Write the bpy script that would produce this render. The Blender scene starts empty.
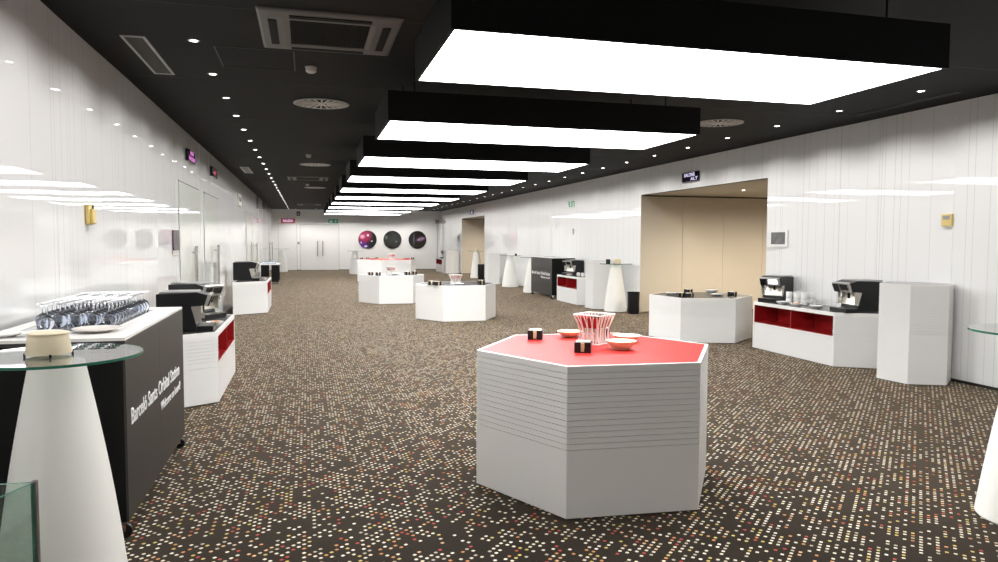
import bpy, math, random
from mathutils import Matrix, Vector, Euler
random.seed(7)
C = bpy.context.scene.collection
SC = bpy.context.scene
PI = math.pi
R = math.radians

# ------------------------------------------------------------------ camera, world, exposure
cam = bpy.data.cameras.new('camera')
cam.sensor_width = 36.0
cam.lens = 723.83 / 998 * 36.0
cam.clip_start = 0.02
cam.clip_end = 200
co = bpy.data.objects.new('camera', cam)
C.objects.link(co)
co.location = (0, 0, 1.6)
co.rotation_euler = (Matrix.Rotation(-0.2601, 3, 'Z') @ Matrix.Rotation(PI / 2 - 0.0556, 3, 'X') @ Matrix.Rotation(0.0038, 3, 'Z')).to_euler()
SC.camera = co
w = bpy.data.worlds.new('world')
SC.world = w
w.use_nodes = True
w.node_tree.nodes['Background'].inputs[0].default_value = (0.8, 0.82, 0.85, 1)
w.node_tree.nodes['Background'].inputs[1].default_value = 0.3
SC.view_settings.view_transform = 'Standard'
SC.view_settings.look = 'None'
SC.view_settings.gamma = 1
SC.view_settings.exposure = 1.28
SC.cycles.transparent_max_bounces = 32
SC.cycles.max_bounces = 16
SC.cycles.transmission_bounces = 16
SC.cycles.diffuse_bounces = 5
SC.cycles.glossy_bounces = 5
PANEL_L = 5.5      # radiance of the luminous ceiling boxes
SPOT_W = 19.0      # each recessed downlight

# ------------------------------------------------------------------ materials
def mat(name, col, rough=0.5, metal=0.0, spec=0.5, emit=None, es=0.0, coat=0.0, sheen=0.0):
    m = bpy.data.materials.new(name)
    m.use_nodes = True
    b = m.node_tree.nodes['Principled BSDF']
    b.inputs['Base Color'].default_value = (*col, 1)
    b.inputs['Roughness'].default_value = rough
    b.inputs['Metallic'].default_value = metal
    b.inputs['Specular IOR Level'].default_value = spec
    b.inputs['Coat Weight'].default_value = coat
    b.inputs['Sheen Weight'].default_value = sheen
    if emit:
        b.inputs['Emission Color'].default_value = (*emit, 1)
        b.inputs['Emission Strength'].default_value = es
    return m

class NT:
    """small helper around a node tree"""
    def __init__(s, m):
        s.t = m.node_tree
        s.b = s.t.nodes['Principled BSDF']
    def n(s, kind, **kw):
        x = s.t.nodes.new(kind)
        for k, v in kw.items():
            setattr(x, k, v)
        return x
    def l(s, a, b):
        s.t.links.new(a, b)
    def val(s, sock, v):
        if hasattr(v, 'is_linked') or isinstance(v, bpy.types.NodeSocket):
            s.l(v, sock)
        else:
            sock.default_value = v
    def math(s, op, a, b=0.0, c=None):
        x = s.n('ShaderNodeMath', operation=op)
        s.val(x.inputs[0], a)
        s.val(x.inputs[1], b)
        if c is not None:
            s.val(x.inputs[2], c)
        return x.outputs[0]
    def pos(s):
        g = s.n('ShaderNodeNewGeometry')
        x = s.n('ShaderNodeSeparateXYZ')
        s.l(g.outputs['Position'], x.inputs[0])
        return x.outputs
    def mix(s, f, a, b):
        x = s.n('ShaderNodeMix', data_type='RGBA')
        s.val(x.inputs[0], f)
        for sock, v in ((x.inputs[6], a), (x.inputs[7], b)):
            if isinstance(v, tuple):
                sock.default_value = (*v, 1)
            else:
                s.l(v, sock)
        return x.outputs[2]

def carpet_material():
    m = mat('dotted_carpet', (0.03, 0.025, 0.02), 0.95, spec=0.1)
    t = NT(m)
    p = t.pos()
    k = 0.7071 / 0.0385
    u = t.math('MULTIPLY', t.math('ADD', p[0], p[1]), k)
    v = t.math('MULTIPLY', t.math('SUBTRACT', p[1], p[0]), k)
    fu, fv = t.math('FLOOR', u), t.math('FLOOR', v)
    ru = t.math('ABSOLUTE', t.math('SUBTRACT', t.math('FRACT', u), 0.5))
    rv = t.math('ABSOLUTE', t.math('SUBTRACT', t.math('FRACT', v), 0.5))
    # rounded square dot
    d = t.math('ADD', t.math('POWER', t.math('DIVIDE', ru, 0.245), 4.0), t.math('POWER', t.math('DIVIDE', rv, 0.225), 4.0))
    dot = t.math('LESS_THAN', d, 1.0)
    cell = t.n('ShaderNodeCombineXYZ')
    t.l(fu, cell.inputs[0]); t.l(fv, cell.inputs[1])
    wn = t.n('ShaderNodeTexWhiteNoise', noise_dimensions='3D')
    t.l(cell.outputs[0], wn.inputs['Vector'])
    wn2 = t.n('ShaderNodeTexWhiteNoise', noise_dimensions='3D')
    off = t.n('ShaderNodeVectorMath', operation='ADD')
    off.inputs[1].default_value = (31.7, 12.3, 5.1)
    t.l(cell.outputs[0], off.inputs[0])
    t.l(off.outputs[0], wn2.inputs['Vector'])
    big = t.n('ShaderNodeTexNoise')
    big.inputs['Scale'].default_value = 0.16
    big.inputs['Detail'].default_value = 2
    t.l(cell.outputs[0], big.inputs['Vector'])
    thr = t.math('MULTIPLY_ADD', big.outputs[0], 0.9, 0.08)
    pres = t.math('LESS_THAN', wn.outputs[0], thr)
    big2 = t.n('ShaderNodeTexNoise')
    big2.inputs['Scale'].default_value = 0.11
    off2 = t.n('ShaderNodeVectorMath', operation='ADD')
    off2.inputs[1].default_value = (90, 40, 7)
    t.l(cell.outputs[0], off2.inputs[0])
    t.l(off2.outputs[0], big2.inputs['Vector'])
    sel = t.math('ADD', wn2.outputs[0], t.math('MULTIPLY_ADD', big2.outputs[0], 0.9, -0.45))
    cr = t.n('ShaderNodeValToRGB')
    cr.color_ramp.interpolation = 'CONSTANT'
    e = cr.color_ramp.elements
    e[0].position = 0.0; e[0].color = (0.66, 0.585, 0.455, 1)
    e[1].position = 0.45; e[1].color = (0.42, 0.365, 0.28, 1)
    for ps, c in ((0.60, (0.70, 0.65, 0.55)), (0.72, (0.52, 0.40, 0.13)), (0.82, (0.50, 0.22, 0.09)), (0.90, (0.38, 0.06, 0.045)), (0.97, (0.6, 0.36, 0.2))):
        x = e.new(ps); x.color = (*c, 1)
    t.l(sel, cr.inputs[0])
    grain = t.n('ShaderNodeTexNoise')
    grain.inputs['Scale'].default_value = 260
    g = t.n('ShaderNodeNewGeometry')
    t.l(g.outputs['Position'], grain.inputs['Vector'])
    base = t.mix(grain.outputs[0], (0.004, 0.003, 0.0024), (0.015, 0.0118, 0.0094))
    col = t.mix(t.math('MULTIPLY', dot, pres), base, cr.outputs[0])
    t.l(col, t.b.inputs['Base Color'])
    t.b.inputs['Sheen Weight'].default_value = 0.28
    t.b.inputs['Sheen Roughness'].default_value = 0.35
    t.b.inputs['Sheen Tint'].default_value = (1, 0.78, 0.55, 1)
    bp = t.n('ShaderNodeBump')
    bp.inputs['Strength'].default_value = 0.25
    bp.inputs['Distance'].default_value = 0.004
    t.l(grain.outputs[0], bp.inputs['Height'])
    t.l(bp.outputs[0], t.b.inputs['Normal'])
    return m

def lacquer_material(name, col, axis=1, line=0.55, dens=0.55):
    """glossy white lacquered panel printed with irregular hairline stripes along one axis"""
    m = mat(name, col, 0.015, spec=0.38)
    t = NT(m)
    p = t.pos()
    tot = None
    for pitch, seed, wid in ((0.17, 3.3, 0.0035), (0.31, 17.9, 0.0045)):
        s = t.math('DIVIDE', p[axis], pitch)
        c = t.math('FLOOR', s)
        wn = t.n('ShaderNodeTexWhiteNoise', noise_dimensions='1D')
        t.l(t.math('ADD', c, seed), wn.inputs['W'])
        wn2 = t.n('ShaderNodeTexWhiteNoise', noise_dimensions='1D')
        t.l(t.math('ADD', c, seed + 500.5), wn2.inputs['W'])
        centre = t.math('MULTIPLY_ADD', wn.outputs[0], 0.8, 0.1)
        dd = t.math('ABSOLUTE', t.math('SUBTRACT', t.math('FRACT', s), centre))
        h = t.math('MULTIPLY', t.math('LESS_THAN', dd, wid / pitch), t.math('MULTIPLY', t.math('LESS_THAN', wn2.outputs[0], dens), t.math('MULTIPLY_ADD', wn2.outputs[0], 0.9, 0.4)))
        tot = h if tot is None else t.math('MAXIMUM', tot, h)
    t.l(t.mix(tot, col, tuple(c * line for c in col)), t.b.inputs['Base Color'])
    return m

def glass_mat(name, tint, ior=1.5, refl=1.0):
    m = bpy.data.materials.new(name)
    m.use_nodes = True
    nt = m.node_tree
    nt.nodes.clear()
    o = nt.nodes.new('ShaderNodeOutputMaterial')
    mx = nt.nodes.new('ShaderNodeMixShader')
    tr = nt.nodes.new('ShaderNodeBsdfTransparent')
    gl = nt.nodes.new('ShaderNodeBsdfGlossy')
    fr = nt.nodes.new('ShaderNodeFresnel')
    fr.inputs['IOR'].default_value = ior
    tr.inputs[0].default_value = (*tint, 1)
    gl.inputs['Roughness'].default_value = 0.02
    mm = nt.nodes.new('ShaderNodeMath')
    mm.operation = 'MULTIPLY'
    mm.inputs[1].default_value = refl
    geo = nt.nodes.new('ShaderNodeNewGeometry')
    io = nt.nodes.new('ShaderNodeMix')
    io.data_type = 'FLOAT'
    io.inputs[2].default_value = ior
    io.inputs[3].default_value = 1 / ior
    nt.links.new(geo.outputs['Backfacing'], io.inputs[0])
    nt.links.new(io.outputs[0], fr.inputs['IOR'])
    nt.links.new(fr.outputs[0], mm.inputs[0])
    nt.links.new(mm.outputs[0], mx.inputs[0])
    nt.links.new(tr.outputs[0], mx.inputs[1])
    nt.links.new(gl.outputs[0], mx.inputs[2])
    nt.links.new(mx.outputs[0], o.inputs[0])
    return m

def emis(name, col, s):
    m = bpy.data.materials.new(name)
    m.use_nodes = True
    nt = m.node_tree
    nt.nodes.clear()
    o = nt.nodes.new('ShaderNodeOutputMaterial')
    e = nt.nodes.new('ShaderNodeEmission')
    e.inputs[0].default_value = (*col, 1)
    e.inputs[1].default_value = s
    nt.links.new(e.outputs[0], o.inputs[0])
    return m

def noisy(name, c1, c2, scale, rough=0.5, spec=0.5, detail=3):
    m = mat(name, c1, rough, spec=spec)
    t = NT(m)
    tc = t.n('ShaderNodeTexCoord')
    n = t.n('ShaderNodeTexNoise')
    n.inputs['Scale'].default_value = scale
    n.inputs['Detail'].default_value = detail
    t.l(tc.outputs['Object'], n.inputs['Vector'])
    t.l(t.mix(n.outputs[0], c1, c2), t.b.inputs['Base Color'])
    return m

M = {}
M['carpet'] = carpet_material()
M['wall'] = lacquer_material('white_lacquer_wall', (0.82, 0.82, 0.82), line=0.66)
M['wall_end'] = lacquer_material('white_end_wall', (0.84, 0.83, 0.81), axis=0, line=0.9, dens=0.2)
M['door'] = mat('glazed_white_door', (0.78, 0.80, 0.76), 0.04)
M['door_matt'] = mat('white_painted_door', (0.80, 0.79, 0.77), 0.2)
M['seam'] = mat('dark_seam', (0.16, 0.16, 0.16), 0.6)
M['beige'] = noisy('beige_panel', (0.52, 0.465, 0.375), (0.56, 0.50, 0.41), 1.5, 0.35)
M['beige_soffit'] = mat('beige_soffit', (0.60, 0.55, 0.46), 0.6)
M['ceiling'] = noisy('charcoal_ceiling', (0.008, 0.0077, 0.0074), (0.011, 0.0105, 0.010), 0.6, 0.75, 0.2)
M['black_box'] = mat('black_light_box', (0.005, 0.005, 0.005), 0.6, spec=0.2)
M['dark_trim'] = mat('dark_trim', (0.015, 0.014, 0.013), 0.5)
M['panel_light'] = emis('luminous_ceiling_membrane', (1.0, 0.995, 0.985), PANEL_L)
M['downlight'] = emis('downlight_lens', (1.0, 0.95, 0.88), 10)
M['white'] = mat('white_laminate', (0.78, 0.775, 0.76), 0.28)
M['whiteedge'] = mat('white_edge_band', (0.84, 0.83, 0.81), 0.3)
M['redtop'] = mat('red_laminate_top', (0.38, 0.022, 0.019), 0.40, spec=0.18)
M['greytop'] = noisy('dark_grey_laminate_top', (0.055, 0.054, 0.052), (0.075, 0.073, 0.07), 6, 0.25)
M['rednich'] = mat('red_niche_lining', (0.34, 0.010, 0.012), 0.3)
M['black'] = mat('black_plastic', (0.007, 0.007, 0.008), 0.35, spec=0.35)
M['blackmatt'] = mat('black_matt', (0.005, 0.005, 0.005), 0.7, spec=0.2)
M['barblack'] = mat('black_bar_laminate', (0.018, 0.016, 0.015), 0.38)
M['bargrey'] = mat('bar_front_charcoal', (0.020, 0.018, 0.0165), 0.4)
M['inlay'] = noisy('grey_stone_inlay', (0.16, 0.16, 0.17), (0.22, 0.22, 0.23), 20, 0.2)
M['silver'] = mat('brushed_silver', (0.55, 0.54, 0.52), 0.25, 1.0)
M['darksilver'] = mat('dark_silver', (0.30, 0.29, 0.28), 0.3, 0.9)
M['chrome'] = mat('chrome', (0.75, 0.75, 0.74), 0.08, 1.0)
M['steel'] = mat('steel_plate', (0.62, 0.59, 0.53), 0.3, 0.8)
M['headsilver'] = mat('head_silver', (0.45, 0.44, 0.42), 0.35, 0.6)
M['screen_off'] = mat('dark_screen', (0.02, 0.022, 0.025), 0.12)
M['screen'] = mat('machine_screen', (0.7, 0.75, 0.78), 0.1, emit=(0.85, 0.92, 1), es=0.8)
M['cone'] = noisy('white_cone_lacquer', (0.80, 0.79, 0.75), (0.83, 0.82, 0.785), 2, 0.35)
M['glass'] = glass_mat('clear_table_glass', (0.95, 0.98, 0.965), 1.5, 1.5)
M['glass_edge'] = mat('green_glass_edge', (0.02, 0.14, 0.09), 0.08)
M['railglass'] = glass_mat('tinted_rail_glass', (0.86, 0.92, 0.89), 1.5, 1.5)
M['wineglass'] = mat('wine_glass', (0.93, 0.955, 1.0), 0.0)
M['wineglass'].node_tree.nodes['Principled BSDF'].inputs['Transmission Weight'].default_value = 1.0
M['wineglass'].node_tree.nodes['Principled BSDF'].inputs['IOR'].default_value = 1.45
M['lettering'] = mat('white_lettering', (0.85, 0.85, 0.85), 0.5)
M['cream'] = mat('cream_ceramic', (0.72, 0.63, 0.45), 0.45)
M['wood'] = noisy('pale_wood_bowl', (0.78, 0.66, 0.44), (0.84, 0.73, 0.52), 14, 0.45)
M['china'] = mat('white_china', (0.82, 0.82, 0.81), 0.15)
M['plate'] = mat('warm_white_plate', (0.78, 0.74, 0.70), 0.2)
M['pastry'] = noisy('brown_pastry', (0.50, 0.22, 0.09), (0.75, 0.45, 0.25), 30, 0.7)
M['paper'] = mat('white_paper', (0.80, 0.76, 0.68), 0.7)
M['stick'] = mat('wooden_sticks', (0.66, 0.50, 0.27), 0.6)
M['redcloth'] = mat('red_packets', (0.36, 0.018, 0.018), 0.5)
M['wire'] = mat('white_wire', (0.80, 0.77, 0.74), 0.3)
M['yellow'] = mat('yellowed_plastic', (0.72, 0.55, 0.18), 0.4)
M['grey'] = mat('mid_grey_plastic', (0.30, 0.30, 0.30), 0.4)
M['lightgrey'] = mat('light_grey_metal', (0.42, 0.41, 0.39), 0.45)
M['acgrey'] = mat('ac_grey_plastic', (0.13, 0.125, 0.12), 0.5)
M['acdark'] = mat('ac_dark_slats', (0.010, 0.010, 0.0095), 0.7, spec=0.15)
M['offwhite'] = mat('off_white_plastic', (0.62, 0.60, 0.56), 0.4)
M['purple'] = mat('dark_purple_plate', (0.055, 0.03, 0.05), 0.25)
M['signface'] = mat('black_sign_face', (0.012, 0.009, 0.020), 0.15)
M['led_violet'] = emis('violet_led', (0.70, 0.22, 0.62), .45)
M['led_red'] = emis('red_led', (0.8, 0.12, 0.16), .4)
M['led_white'] = emis('white_led', (0.78, 0.74, 1.0), .4)
M['signred'] = mat('red_sign_face', (0.38, 0.015, 0.02), 0.3, emit=(0.4, 0.01, 0.02), es=0.08)
M['signgreen'] = mat('green_sign_face', (0.02, 0.22, 0.11), 0.3, emit=(0.02, 0.22, 0.11), es=0.2)
M['signblue'] = mat('blue_sign_face', (0.02, 0.03, 0.16), 0.3)
M['photo'] = noisy('dark_photo', (0.03, 0.03, 0.035), (0.22, 0.22, 0.22), 9, 0.3)

def space_mat(name, spots, base=(0.008, 0.007, 0.010)):
    """round space picture: soft coloured blobs in object space (x right, z up), stars"""
    m = mat(name, base, 0.06, coat=0.5)
    t = NT(m)
    tc = t.n('ShaderNodeTexCoord')
    sp = t.n('ShaderNodeSeparateXYZ')
    t.l(tc.outputs['Object'], sp.inputs[0])
    nz = t.n('ShaderNodeTexNoise')
    nz.inputs['Scale'].default_value = 5
    nz.inputs['Detail'].default_value = 5
    t.l(tc.outputs['Object'], nz.inputs['Vector'])
    col = base
    for (x, z, rx, rz, ang, c, pw) in spots:
        ca, sa = math.cos(ang), math.sin(ang)
        dx = t.math('SUBTRACT', sp.outputs[0], x)
        dz = t.math('SUBTRACT', sp.outputs[2], z)
        a = t.math('DIVIDE', t.math('ADD', t.math('MULTIPLY', dx, ca), t.math('MULTIPLY', dz, sa)), rx)
        b = t.math('DIVIDE', t.math('SUBTRACT', t.math('MULTIPLY', dz, ca), t.math('MULTIPLY', dx, sa)), rz)
        d = t.math('SQRT', t.math('ADD', t.math('MULTIPLY', a, a), t.math('MULTIPLY', b, b)))
        f = t.math('MAXIMUM', t.math('SUBTRACT', 1.0, d), 0.0)
        f = t.math('MULTIPLY', t.math('POWER', f, pw), t.math('MULTIPLY_ADD', nz.outputs[0], 0.9, 0.55))
        f = t.math('MINIMUM', f, 1.0)
        col = t.mix(f, col, c)
    t.l(col, t.b.inputs['Base Color'])
    return m

# ------------------------------------------------------------------ mesh builder
class MB:
    def __init__(s):
        s.v, s.f, s.m = [], [], []
    def add(s, vs, fs, mi=0):
        o = len(s.v)
        s.v += [tuple(x) for x in vs]
        s.f += [tuple(o + i for i in f) for f in fs]
        s.m += [mi] * len(fs)
        return s
    def box(s, x0, x1, y0, y1, z0, z1, mi=0):
        return s.prism([(x0, y0), (x1, y0), (x1, y1), (x0, y1)], z0, z1, mi)
    def prism(s, poly, z0, z1, mi=0):
        return s.loft([(poly, z0), (poly, z1)], mi)
    def loft(s, rings, mi=0, caps=True):
        n = len(rings[0][0])
        vs = [(x, y, z) for poly, z in rings for x, y in poly]
        fs = []
        for k in range(len(rings) - 1):
            for i in range(n):
                j = (i + 1) % n
                fs.append((k * n + i, k * n + j, (k + 1) * n + j, (k + 1) * n + i))
        if caps:
            fs.append(tuple(range(n - 1, -1, -1)))
            fs.append(tuple((len(rings) - 1) * n + i for i in range(n)))
        return s.add(vs, fs, mi)
    def lathe(s, prof, n=32, c=(0, 0), mi=0, caps=True):
        rings = [([(c[0] + r * math.cos(2 * PI * i / n), c[1] + r * math.sin(2 * PI * i / n)) for i in range(n)], z) for r, z in prof]
        return s.loft(rings, mi, caps)
    def tube(s, pts, r, n=8, mi=0):
        pts = [Vector(p) for p in pts]
        vs, fs = [], []
        up = None
        for i, p in enumerate(pts):
            d = (pts[min(i + 1, len(pts) - 1)] - pts[max(i - 1, 0)]).normalized()
            if up is None:
                up = d.orthogonal().normalized()
            a = (up - d * up.dot(d)).normalized()
            up = a
            b = d.cross(a)
            for k in range(n):
                t = 2 * PI * k / n
                vs.append(p + (a * math.cos(t) + b * math.sin(t)) * r)
        for i in range(len(pts) - 1):
            for k in range(n):
                j = (k + 1) % n
                fs.append((i * n + k, i * n + j, (i + 1) * n + j, (i + 1) * n + k))
        fs.append(tuple(range(n - 1, -1, -1)))
        fs.append(tuple((len(pts) - 1) * n + k for k in range(n)))
        return s.add(vs, fs, mi)
    def profile_x(s, prof, x0, x1, mi=0):
        """closed (y, z) outline pushed from x0 to x1"""
        n = len(prof)
        vs = [(x0, y, z) for y, z in prof] + [(x1, y, z) for y, z in prof]
        fs = [(i, (i + 1) % n, n + (i + 1) % n, n + i) for i in range(n)]
        fs += [tuple(range(n - 1, -1, -1)), tuple(n + i for i in range(n))]
        return s.add(vs, fs, mi)
    def xf(s, mtx, start=0):
        for i in range(start, len(s.v)):
            s.v[i] = tuple(mtx @ Vector(s.v[i]))
        return s
    def build(s, name, mats, parent=None, smooth=False, bevel=0.0, loc=None, rot=None):
        me = bpy.data.meshes.new(name)
        me.from_pydata(s.v, [], s.f)
        import bmesh
        bm = bmesh.new()
        bm.from_mesh(me)
        bmesh.ops.recalc_face_normals(bm, faces=bm.faces)
        bm.to_mesh(me)
        bm.free()
        for m in (mats if isinstance(mats, list) else [mats]):
            me.materials.append(m)
        for p, mi in zip(me.polygons, s.m):
            p.material_index = mi
            p.use_smooth = smooth
        o = bpy.data.objects.new(name, me)
        C.objects.link(o)
        if smooth:
            me.set_sharp_from_angle(angle=R(40))
        if bevel:
            b = o.modifiers.new('bevel', 'BEVEL')
            b.width = bevel
            b.segments = 2
            b.limit_method = 'ANGLE'
            b.angle_limit = R(35)
        if parent:
            o.parent = parent
        if loc:
            o.location = loc
        if rot:
            o.rotation_euler = rot
        return o

def tag(o, label=None, cat=None, group=None, kind=None):
    if label: o['label'] = label
    if cat: o['category'] = cat
    if group: o['group'] = group
    if kind: o['kind'] = kind
    return o

def thing(name, label, cat, loc=(0, 0, 0), rz=0.0, group=None):
    o = bpy.data.objects.new(name, None)
    o.empty_display_size = 0.1
    C.objects.link(o)
    o.location = loc
    o.rotation_euler = (0, 0, rz)
    return tag(o, label, cat, group)

def dup(o, parent=None):
    c = o.copy()
    C.objects.link(c)
    if parent:
        c.parent = parent
    for ch in list(o.children):
        dup(ch, c)
    return c

def place(o, loc, rz=0.0, label=None, group=None, first=False, scale=None):
    c = o if first else dup(o)
    c.location = loc
    c.rotation_euler = (0, 0, rz)
    if scale:
        c.scale = (scale,) * 3
    if label: c['label'] = label
    if group: c['group'] = group
    return c

def structure(mb, name, mats, **kw):
    return tag(mb.build(name, mats, **kw), kind='structure')

def text_mesh(name, body, size, m, parent, loc, rot, width=None, align='LEFT', depth=0.002, bold=0.0, shear=0.0):
    cu = bpy.data.curves.new(name, 'FONT')
    cu.body = body
    cu.size = size
    cu.align_x = align
    cu.extrude = depth
    cu.offset = bold
    cu.shear = shear
    tmp = bpy.data.objects.new(name, cu)
    C.objects.link(tmp)
    dg = bpy.context.evaluated_depsgraph_get()
    me = bpy.data.meshes.new_from_object(tmp.evaluated_get(dg))
    bpy.data.objects.remove(tmp)
    bpy.data.curves.remove(cu)
    xs = [v.co.x for v in me.vertices]
    if width and xs:
        k = width / (max(xs) - min(xs))
        for v in me.vertices:
            v.co.x *= k
    me.materials.clear()
    me.materials.append(m)
    o = bpy.data.objects.new(name, me)
    C.objects.link(o)
    o.parent = parent
    o.location = loc
    o.rotation_euler = rot
    return o

# ------------------------------------------------------------------ room shell
XL, XR, YB, YE, H = -1.718, 7.215, -2.6, 39.62, 3.206
OPEN_A = (10.25, 14.84, 2.63)     # lobby opening, right wall
OPEN_B = (29.5, 34.1, 2.65)       # second opening
XE = 13.2

structure(MB().box(XL - .3, XE + .2, YB - .3, YE + .3, -.1, 0), 'floor', M['carpet'])

# ceiling with shallow joints between boards
cb = MB().box(XL - .3, XR + .3, YB - .3, YE + .3, H, H + .1)
structure(cb, 'ceiling', M['ceiling'])
cj = MB()
y = -1.9
while y < YE - 1:
    cj.box(XL + .02, XR - .02, y, y + .006, H - .0015, H)
    y += 2.44
structure(cj, 'trim_1', M['dark_trim'])

def panel_wall(name, x, side, segs, rng, wmat):
    """glossy panels standing 3 mm apart on a dark backing; side=+1 faces +x"""
    b = MB()
    for (y0, y1, z0, z1) in segs:
        n = max(1, round((y1 - y0) / 1.22))
        ww = (y1 - y0) / n
        for i in range(n):
            a, c = y0 + i * ww + .0015, y0 + (i + 1) * ww - .0015
            # every panel hangs a touch out of true
            t1, t2 = rng.uniform(-.0022, .0022), rng.uniform(-.0035, .0035)
            f = lambda yy, zz: x + t1 * ((yy - a) / ww * 2 - 1) + t2 * (zz / H * 2 - 1) * .6
            bk = x - side * .018
            vs = [(f(a, z0), a, z0), (f(c, z0), c, z0), (f(c, z1), c, z1), (f(a, z1), a, z1),
                  (bk, a, z0), (bk, c, z0), (bk, c, z1), (bk, a, z1)]
            b.add(vs, [(0, 1, 2, 3), (4, 7, 6, 5), (0, 4, 5, 1), (1, 5, 6, 2), (2, 6, 7, 3), (3, 7, 4, 0)], 0)
        b.box(min(x - side * .02, x - side * .12), max(x - side * .02, x - side * .12), y0, y1, z0, z1, 1)
    structure(b, name, [wmat, M['seam']])

rng = random.Random(11)
panel_wall('wall_left', XL, 1, [(YB, YE, 0, H)], rng, M['wall'])
panel_wall('wall_right', XR, -1, [(YB, OPEN_A[0], 0, H), (OPEN_A[0], OPEN_A[1], OPEN_A[2], H), (OPEN_A[1], OPEN_B[0], 0, H),
                                  (OPEN_B[0], OPEN_B[1], OPEN_B[2], H), (OPEN_B[1], YE, 0, H)], rng, M['wall'])
structure(MB().box(XL, XR, YE, YE + .12, 0, H), 'wall_end', M['wall_end'])
structure(MB().box(XL, XR, YB - .12, YB, 0, H), 'wall_back', M['door_matt'])
structure(MB().box(XL, XL + .012, YB, YE, 0, .03), 'baseboard_left', M['dark_trim'])
bb = MB()
for y0, y1 in ((YB, OPEN_A[0]), (OPEN_A[1], OPEN_B[0]), (OPEN_B[1], YE)):
    bb.box(XR - .012, XR, y0, y1, 0, .03)
structure(bb, 'baseboard_right', M['dark_trim'])
structure(MB().box(XL + .012, XR - .012, YE - .012, YE, 0, .03), 'baseboard_end', M['dark_trim'])

# the two beige side lobbies behind the right wall
def lobby(tagname, y0, y1, zt):
    far = MB()
    x = XR + .002
    for k in range(6):
        far.box(x + .002, x + 1.035, y1 - .005, y1 + .05, .02, zt - .03)
        x += 1.04
    far.box(XR + .002, XE, y1 + .05, y1 + .1, 0, zt, 1)
    structure(far, 'wall_%s_far' % tagname, [M['beige'], M['dark_trim']])
    near = MB()
    x = XR + .002
    for k in range(6):
        near.box(x + .002, x + 1.035, y0 - .05, y0 + .005, .02, zt - .03)
        x += 1.04
    near.box(XR + .002, XE, y0 - .1, y0 - .05, 0, zt, 1)
    structure(near, 'wall_%s_near' % tagname, [M['beige'], M['dark_trim']])
    structure(MB().box(XE, XE + .1, y0 - .1, y1 + .1, 0, zt), 'wall_%s_end' % tagname, M['beige'])
    structure(MB().box(XR + .002, XE + .1, y0 - .1, y1 + .1, zt, zt + .08), 'ceiling_%s' % tagname, M['beige_soffit'])
lobby('lobby', *OPEN_A)
lobby('foyer', *OPEN_B)

# ------------------------------------------------------------------ luminous boxes hanging under the ceiling
PX0, PX1, PZ, PD, PY0, PST = 0.744, 3.829, 2.675, 1.2276, 3.6964, 2.9292
ORD = ['nearest', 'second', 'third', 'fourth', 'fifth', 'sixth', 'seventh', 'eighth', 'ninth', 'tenth']
def light_box():
    t = thing('ceiling_light', '', 'ceiling light')
    mg = .022
    b = MB()
    # a ring-shaped casing, open below around the membrane
    x0, x1, y0, y1 = -mg, PX1 - PX0 + mg, -mg, PD + mg
    b.box(x0, x1, y0, y0 + mg, 0, .27); b.box(x0, x1, y1 - mg, y1, 0, .27)
    b.box(x0, x0 + mg, y0 + mg, y1 - mg, 0, .27); b.box(x1 - mg, x1, y0 + mg, y1 - mg, 0, .27)
    b.box(x0 + mg, x1 - mg, y0 + mg, y1 - mg, .25, .27)
    b.build('casing', M['black_box'], t)
    MB().box(0, PX1 - PX0, 0, PD, .003, .02).build('luminous_membrane', M['panel_light'], t)
    for hx in (.25, PX1 - PX0 - .25):
        for hy in (.2, PD - .2):
            MB().lathe([(.008, .27), (.008, H - PZ)], 8, (hx, hy)).build('hanger_rod', M['black_box'], t)
    return t
lb = light_box()
for k in range(10):
    place(lb, (PX0, PY0 + k * PST, PZ), 0,
          ('nearest and largest-looking lit white ceiling box in its black casing' if k == 0 else
           '%s lit white ceiling box in a black casing, counting from the nearest' % ORD[k] if k < 9 else
           'farthest lit white ceiling box in a black casing, close to the end wall'),
          'row of luminous ceiling boxes', first=(k == 0))

# ------------------------------------------------------------------ recessed downlights
def downlight():
    t = thing('downlight', '', 'downlight')
    MB().lathe([(.030, -.004), (.046, -.004), (.048, 0.0), (.030, 0.0)], 20, caps=False).build('trim_ring', M['lightgrey'], t)
    MB().lathe([(.030, -.003), (.030, -.0005)], 20).build('lens', M['downlight'], t)
    return t
spot = bpy.data.lights.new('downlight_beam', 'SPOT')
spot.energy = SPOT_W
spot.spot_size = R(156)
spot.spot_blend = 0.5
spot.shadow_soft_size = 0.035
spot.color = (1.0, 0.975, 0.945)
end_fill = spot.copy()  # stronger beam for the lamps added before the end wall
end_fill.energy = 34
end_fill.spot_size = R(130)
dl = downlight()
n = 0
for row, x in (('left', -0.86), ('right', 6.33)):
    k = 0
    yy = 6.38 - 1.22 * 7  # lamps behind the camera are added to light the nearest fronts
    while yy < YE - .9:
        place(dl, (x, yy, H), 0, 'small round downlight in the row along the %s wall' % row, 'downlights along the %s wall' % row, first=(n == 0))
        lo = bpy.data.objects.new('downlight_beam', spot)
        C.objects.link(lo)
        lo.location = (x, yy, H - .02)
        lo.parent = None
        n += 1
        yy += 1.22
for k in range(7):  # cross row added to brighten the end wall
    ex = -.5 + k * 1.0
    place(dl, (ex, YE - 1.15, H), 0, 'small round downlight in the row added to brighten the end wall', 'added downlights before the end wall')
    lo = bpy.data.objects.new('downlight_beam', end_fill)
    C.objects.link(lo)
    lo.location = (ex, YE - 1.15, H - .02)
dlobj = place(dl, (8.45, 12.79, OPEN_A[2]), 0, 'downlight in the beige soffit of the lobby opening')
if 'group' in dlobj: del dlobj['group']
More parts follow.
